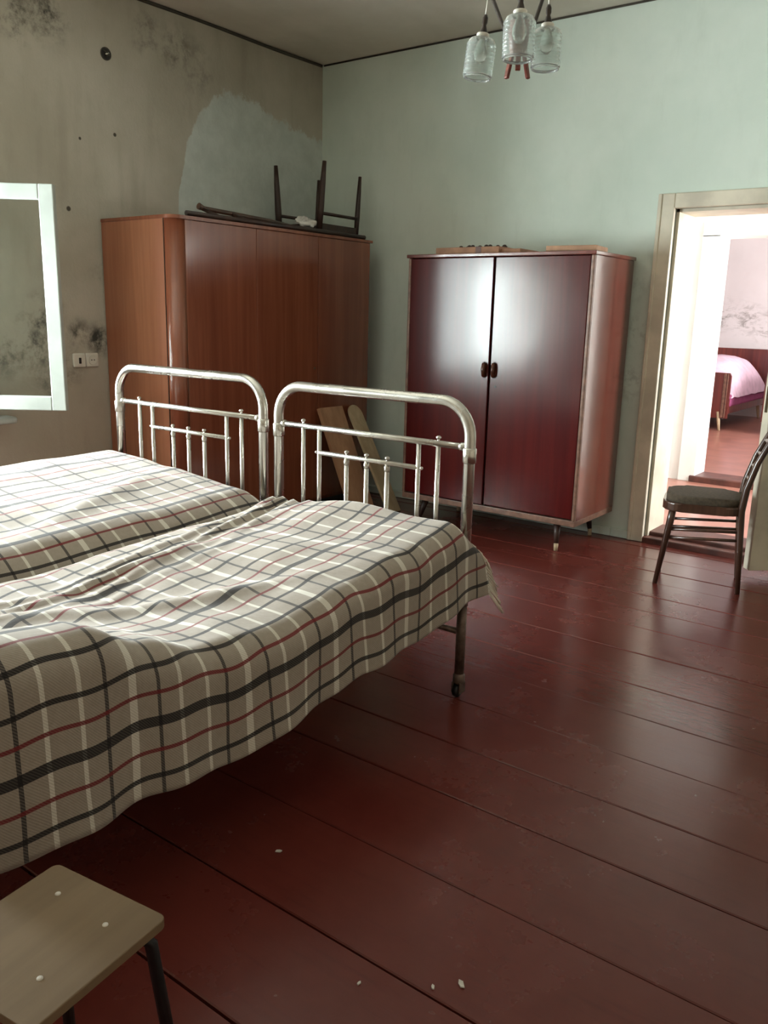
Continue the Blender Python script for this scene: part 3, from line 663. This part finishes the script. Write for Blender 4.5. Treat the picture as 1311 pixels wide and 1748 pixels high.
def rows_right(y):
    row = []; n = 76; xa, xb = -2.46, -1.565
    post = 1 if y > 2.5 else 0
    ytop = min(y, 2.5)
    for i in range(n):
        x = xa + (xb - xa) * i / (n - 1)
        z = ztop_right(x, ytop)
        if i < 4: z -= .012 * (4 - i) / 4
        row.append((x, min(y, 2.495) if y > 2.495 else y, z - (y - 2.495) * 1.6 * (1 if x < -1.60 else .25) if y > 2.495 else z))
    zc = row[-1][2]; R = .085; xo = -1.484 + .010 * max(0, min(1, (y - 2.3) / .15)) + .012 * math.sin(y * 9) * .3
    hz = hem(y) + .004 * math.sin(y * 31)
    for k in range(1, 11):
        a = k * PI / 2 / 10
        row.append((xb + (xo - xb) * math.sin(a), y if y < 2.5 else 2.5 + (y - 2.5) * (k / 10), zc - R * (1 - math.cos(a))))
    zs = zc - R
    for k in range(1, 26):
        t = k / 25; z = zs + (hz - zs) * t
        wav = .011 * math.sin(y * 17 + 1.2 * math.sin(y * 5)) * t + .010 * t + .006 * nz(y, z, 7, 9) * t
        if y > 2.3: wav += .014 * ((y - 2.3) / .33) ** 2 * t
        row.append((xo + wav, y, z))
    return row
bl = build_blanket('plaid_blanket', None, rows_right, .60, 2.61, 170, lambda y: y)
tag(bl, 'beige plaid wool blanket with fringed corner, sagging on the bed at the room side', 'blanket')
# fringe at the hanging foot-end edge
er = rows_right(2.61); k = 0
for i in range(78, len(er), 2):
    p = Vector(er[i]); d = Vector((.012, .018, 0))
    for q in range(2):
        k += 1; s = p + Vector((0, 0, random.uniform(-.006, .006))); tpos = (i - 78) / (len(er) - 78)
        L = .055 + .02 * tpos + random.uniform(-.01, .012)
        bm = bmnew(); tube(bm, [s - Vector((0, .004, 0)), s + Vector((.006, .016, -L * .3)), s + Vector((.012 + .02 * tpos + random.uniform(-.006, .006), .026 + .025 * tpos + random.uniform(-.005, .005), -L))], [.0032, .0034, .0024], 5)
        obj('fringe_strand', bm, 'fringe_wool', bl)

tabA = [(.5, .71), (1.2, .70), (1.9, .705), (2.5, .708)]      # window side
tabB = [(.5, .66), (1.0, .655), (1.4, .655), (1.9, .668), (2.5, .69)]
tabD = [(.5, .615), (1.3, .612), (1.9, .628), (2.3, .648), (2.5, .655)]   # crest over the gap
def ztop_left(x, y):
    a, b, c_ = -3.50, -3.05, -2.63
    if x < b:
        t = max(0, min(1, (x - a) / (b - a))); t = t * t * (3 - 2 * t); z = interp(tabA, y) * (1 - t) + interp(tabB, y) * t
    else:
        t = min(1, (x - b) / (c_ - b)); t = t * t * (3 - 2 * t); z = interp(tabB, y) * (1 - t) + interp(tabD, y) * t
    z += .012 * nz(x, y, 2.6, 11) + .006 * nz(x, y, 7, 4)
    z += .016 * gauss((x + 2.85) + .4 * (y - 1.9), .06) * gauss(y - 1.9, .35)
    if y > 2.46: z -= (y - 2.46) * .5
    return z
def rows_left(y):
    row = []
    zl = ztop_left(-3.50, y)
    for k in range(8): row.append((-3.585 - .004 * math.sin(y * 14), y, .42 + (zl - .05 - .42) * k / 8))
    for k in range(6):
        a = k * PI / 2 / 6; row.append((-3.51 - .075 * math.cos(a), y, zl - .05 + .05 * math.sin(a)))
    n = 58
    for i in range(n):
        x = -3.50 + (-2.66 + 3.50) * i / (n - 1); row.append((x, y, ztop_left(x, y)))
    zc = row[-1][2]; zj = interp([(.5, .515), (1.4, .50), (1.9, .525), (2.5, .56)], y)
    for k in range(1, 15):
        t = k / 14; row.append((-2.66 + .185 * (t ** .85), y, zc + (zj - zc) * (t ** 1.7) + .004 * nz(y, t, 5, 2)))
    for k in range(1, 5): row.append((-2.475 + .002 * k, y, zj - .03 * k))
    return row
bl2 = build_blanket('plaid_blanket', None, rows_left, .55, 2.50, 130, lambda y: y + .12, .137)
tag(bl2, 'beige plaid wool blanket lying smooth and high on the bed nearer the window wall', 'blanket')

# ------------------------------------------------------------------ bentwood chair at the doorway
ch = thing('side_chair', 'brown wooden side chair with dark padded seat in front of the doorway', 'chair', (-1.271, 4.612, 0), math.radians(195.5))
def seatpoly(s):
    out = []
    for p in roundrect(.415 * s, .36 * s, .10 * s, 8):
        out.append((p[0] + .0, p[1] * (1 - .10 * (-(p[0]) / .2) * .5)))
    return out
bm = bmnew(); prism(bm, seatpoly(1.0), .415, .462, .008, None, 3); obj('seat_frame', bm, 'chair_wood', ch)
bm = bmnew(); prism(bm, seatpoly(.93), .455, .50, .022, None, 4); smooth_all(bm); obj('seat_cushion', bm, 'upholstery', ch)
for sy in (1, -1):
    bm = bmnew(); tube(bm, [(.150, sy * .130, .43), (.158, sy * .133, .36), (.205, sy * .150, 0)], [.019, .0195, .0125], 12); obj('leg', bm, 'chair_wood', ch)
    yb2 = .138
    bm = bmnew(); tube(bm, [(-.215, sy * (yb2 + .012), 0), (-.198, sy * yb2, .25), (-.185, sy * yb2, .44), (-.198, sy * .138, .56), (-.235, sy * .138, .70), (-.285, sy * .138, .82), (-.318, sy * .138, .885)], [.0125, .017, .019, .0175, .016, .015, .013], 12); obj('back_post', bm, 'chair_wood', ch)
    for zz, xo in ((.318, 0), (.272, 0)):
        bm = bmnew(); tube(bm, [(.162, sy * .136, zz - .01), (-.195, sy * .138, zz + .012)], .0085, 8); obj('stretcher', bm, 'chair_wood', ch)
bm = bmnew(); tube(bm, [(.168, -.135, .30), (.168, .135, .30)], .0085, 8); obj('stretcher', bm, 'chair_wood', ch)
for zz, xx in ((.86, -.306), (.79, -.272), (.72, -.244), (.65, -.222), (.58, -.204)):
    bm = bmnew(); pts = [(xx - .018 * math.cos(q * PI / 2), q * .138, zz) for q in [-1 + k * .25 for k in range(9)]]
    t = bmesh.new(); tube(t, pts, .0095, 8)
    merge(bm, t, Matrix.Translation((0, 0, zz)) @ Matrix.Diagonal((1, 1, 1.5 if zz < .85 else 2.0, 1)) @ Matrix.Translation((0, 0, -zz))); obj('back_slat', bm, 'chair_wood', ch)

# ------------------------------------------------------------------ small plywood stool in the near corner
SCREWS = [(-.064, .078), (.062, .067), (.066, -.063), (-.066, -.066)]
stl = thing('stool', 'small square plywood-topped stool on black steel legs beside the plaid blanket', 'stool', (-1.104, .604, 0), math.radians(7.5))
veneer('plywood', srgb(112, 92, 67), srgb(128, 107, 81), srgb(98, 78, 56), .6, 0, 'y', .6)
bm = bmnew(); prism(bm, roundrect(.268, .268, .014, 4), .402, .420, .002); obj('seat', bm, 'plywood', stl)
for (sx, sy) in SCREWS:
    bm = bmnew(); lathe(bm, [(.0052, 0), (.0048, .002), (.002, .003)], (sx, sy, .4195), 10); obj('screw_head', bm, 'chip_white', stl)
for (sx, sy) in ((1, 1), (-1, 1), (1, -1), (-1, -1)):
    bm = bmnew(); tube(bm, [(sx * .085, sy * .085, .394), (sx * .105, sy * .10, .392), (sx * .115, sy * .113, .375), (sx * .145, sy * .145, 0)], .011, 10); obj('leg', bm, 'steel_dark', stl)
for s in (-1, 1):
    bm = bmnew(); tube(bm, [(s * .09, -.10, .392), (s * .09, .10, .392)], .0105, 8); obj('seat_rail', bm, 'steel_dark', stl)

# ------------------------------------------------------------------ ceiling lamp
LP = Vector((-1.335, 2.395, 0))
vd = Vector((-.487, .873, 0)); rd = Vector((.873, .487, 0))
lm = thing('ceiling_lamp', 'hanging ceiling lamp with three clear pressed-glass shades and wooden prongs', 'lamp', (LP.x, LP.y, ZC))
Zl = lambda z: z - ZC
bm = bmnew(); lathe(bm, [(.055, 0), (.055, -.012), (.02, -.045)], (0, 0, 0), 20); obj('ceiling_cup', bm, 'lamp_brown', lm)
bm = bmnew(); tube(bm, [(0, 0, -.04), (0, 0, Zl(2.24))], .008, 10); obj('stem', bm, 'lamp_brown', lm)
bm = bmnew(); lathe(bm, [(.012, Zl(2.26)), (.03, Zl(2.245)), (.034, Zl(2.20)), (.028, Zl(2.165)), (.012, Zl(2.15))], (0, 0, 0), 20); hb = obj('hub', bm, 'lamp_wood', lm)
for k, a in enumerate((-.9, 0.05, 1.0)):
    d = rd * math.sin(a) - vd * math.cos(a)
    p0 = d * .016 + Vector((0, 0, Zl(2.178))); p1 = d * .040 + Vector((0, 0, Zl(2.075)))
    bm = bmnew(); t = bmesh.new(); box(t, -.0075, .0075, -.005, .005, -.098 + (.02 if k == 1 else 0), .0, .002)
    merge(bm, t, Matrix.Translation(p0) @ (p1 - p0).to_track_quat('-Z', 'Y').to_matrix().to_4x4()); obj('prong', bm, 'lamp_wood', lm)
def shade(c, top, tilt):
    """c: offset from the stem, top: height of the shade's shoulder"""
    d = c.normalized(); zt = Zl(top)
    h0 = Vector((c.x * .18, c.y * .18, Zl(2.20)))
    mid1 = d * (c.length * .45) + Vector((0, 0, Zl(2.235))); mid2 = d * (c.length * .85) + Vector((0, 0, zt + .10)); tp = c + Vector((0, 0, zt + .125))
    bm = bmnew(); tube(bm, [h0, h0.lerp(mid1, .6), mid1, mid1.lerp(mid2, .5) , mid2, tp], [.006] * 6, 8); ar = obj('arm', bm, 'lamp_brown', lm)
    rot = Matrix.Translation(c + Vector((0, 0, zt + .12))) @ tilt
    bm = bmnew(); t = bmesh.new(); tube(t, [(0, 0, .004), (0, 0, -.06)], .0022, 6); merge(bm, t, rot); obj('cord', bm, 'plastic_white', ar)
    bm = bmnew(); lathe(bm, [(.005, -.056), (.0085, -.065), (.0085, -.078), (.006, -.085), (.012, -.104), (.012, -.110)], (0, 0, 0), 14, rot); sk = obj('socket', bm, 'lamp_brown', lm)
    bm = bmnew(); lathe(bm, [(.018, -.108), (.0195, -.110), (.0195, -.119), (.017, -.121)], (0, 0, 0), 20, rot); obj('socket_ring', bm, 'plastic_white', sk)
    prof = [(.014, -.119), (.030, -.122), (.040, -.128), (.043, -.136)]; zz = -.136
    while zz > -.222:
        prof += [(.0455, zz - .003), (.0455, zz - .007), (.0435, zz - .0095)]; zz -= .0105
    prof += [(.043, -.228), (.0415, -.236)]
    inner = [(r - .0028, z) for r, z in prof[::-1]]; inner[-1] = (.0115, -.1215)
    bm = bmnew(); t = bmesh.new(); n = 36
    full = prof + inner
    rings = [[t.verts.new((r * (1 + .012 * math.cos(9 * 2 * PI * k / n)) * math.cos(2 * PI * k / n), r * (1 + .012 * math.cos(9 * 2 * PI * k / n)) * math.sin(2 * PI * k / n), z)) for k in range(n)] for r, z in full]
    for i in range(len(rings)):
        for k in range(n):
            f_ = t.faces.new((rings[i][k], rings[i][(k + 1) % n], rings[(i + 1) % len(rings)][(k + 1) % n], rings[(i + 1) % len(rings)][k])); f_.smooth = True
    merge(bm, t, rot); sh = obj('shade', bm, 'shade_glass', lm)
    bm = bmnew(); lathe(bm, [(.006, -.118), (.012, -.13), (.020, -.155), (.021, -.17), (.014, -.187), (.004, -.192)], (0, 0, 0), 16, rot); obj('bulb', bm, 'pressed', sh)
M['pressed'] = M['shade_glass']
shade(-vd * .115 + rd * .0, 2.222, Matrix())
shade(vd * .115 - rd * .098, 2.232, Matrix.Rotation(math.radians(6), 4, vd))
shade(vd * .12 + rd * .085, 2.258, Matrix())

# ------------------------------------------------------------------ bedroom beyond: two wooden beds with pink covers
def far_bed(label, x1, first=None):
    if first:
        b = copy_tree(first); b.location.x = x1; b['label'] = label; return b
    b = thing('wooden_bed', label, 'bed', (x1, 11.3, FZ2), 0, 'wooden beds in the far bedroom')
    Wd = .92
    bm = bmnew(); prism(bm, [(-Wd, .16), (0, .16), (0, .70), (-.02, .74), (-Wd + .02, .74), (-Wd, .70)], -.02, .02, .004, Matrix.Rotation(PI / 2, 4, 'X')); obj('footboard', bm, 'bedroom_bed_wood', b)
    bm = bmnew(); prism(bm, [(-Wd, .2), (0, .2), (0, .94), (-.06, 1.0), (-Wd + .06, 1.0), (-Wd, .94)], -.02, .02, .004, Matrix.Translation((0, 1.95, 0)) @ Matrix.Rotation(PI / 2, 4, 'X')); obj('headboard', bm, 'bedroom_bed_wood', b)
    for xx in (-.012, -Wd + .012):
        bm = bmnew(); box(bm, xx - .012, xx + .012, .02, 1.94, .22, .40, .004); obj('side_rail', bm, 'bedroom_bed_wood', b)
    bm = bmnew(); box(bm, -.085, -.055, -.03, -.018, .17, .73, .003); box(bm, -.045, -.03, -.028, -.018, .17, .73, .003); obj('edge_moulding', bm, 'trim_wood', b)
    for (lx, ly) in ((-.12, 0), (-Wd + .12, 0), (-.1, 1.93), (-Wd + .1, 1.93)):
        bm = bmnew(); tube(bm, [(lx, ly, .24), (lx + (.04 if lx > -.4 else -.04), ly - .02, 0)], [.026, .015], 10); obj('leg', bm, 'pale_board', b)
    bm = bmnew(); t = bmesh.new(); nx, ny = 24, 30; g = []
    for j in range(ny + 1):
        r_ = []
        for i in range(nx + 1):
            u_, v_ = i / nx, j / ny; s = (1 - abs(2 * u_ - 1) ** 2.6) * (1 - abs(2 * v_ - 1) ** 4)
            r_.append(t.verts.new((-Wd - .005 + (Wd + .03) * u_, .04 + 1.87 * v_, .42 + .50 * max(s, 0) ** .6 + .02 * nz(u_ * 2, v_ * 3, 3))))
        g.append(r_)
    for j in range(ny):
        for i in range(nx): t.faces.new((g[j][i], g[j][i + 1], g[j + 1][i + 1], g[j + 1][i])).smooth = True
    merge(bm, t); obj('quilt', bm, 'pink_quilt', b, 'pale pink quilt')
    bm = bmnew(); box(bm, -Wd + .03, .008, .03, 1.92, .30, .47, .03, 3); obj('bed_sheet', bm, 'pink_sheet', b, 'deep pink sheet')
    return b
fb = far_bed('dark red wooden bed with a mounded pale pink quilt, seen through both doorways', -2.95)
far_bed('dark red wooden bed mostly hidden behind the open door leaf', -1.62, fb)

# ------------------------------------------------------------------ chips on the floor
for (cx2, cy2, s) in ((-.757, 1.335, .012), (-.80, 1.29, .007), (-1.38, 1.42, .009), (-.93, 1.20, .006), (-.72, 1.15, .006)):
    bm = bmnew(); prism(bm, [(-s, -s * .3), (s * .4, -s * .5), (s, .1 * s), (.2 * s, s * .45), (-.7 * s, s * .35)], 0, .003, 0, Matrix.Rotation(random.uniform(0, 3), 4, 'Z'))
    o = obj('paint_chip', bm, 'chip_white'); o.location = (cx2, cy2, .0003); tag(o, 'tiny white flake lying on the red plank floor', 'paint chip', 'flakes on the floor')
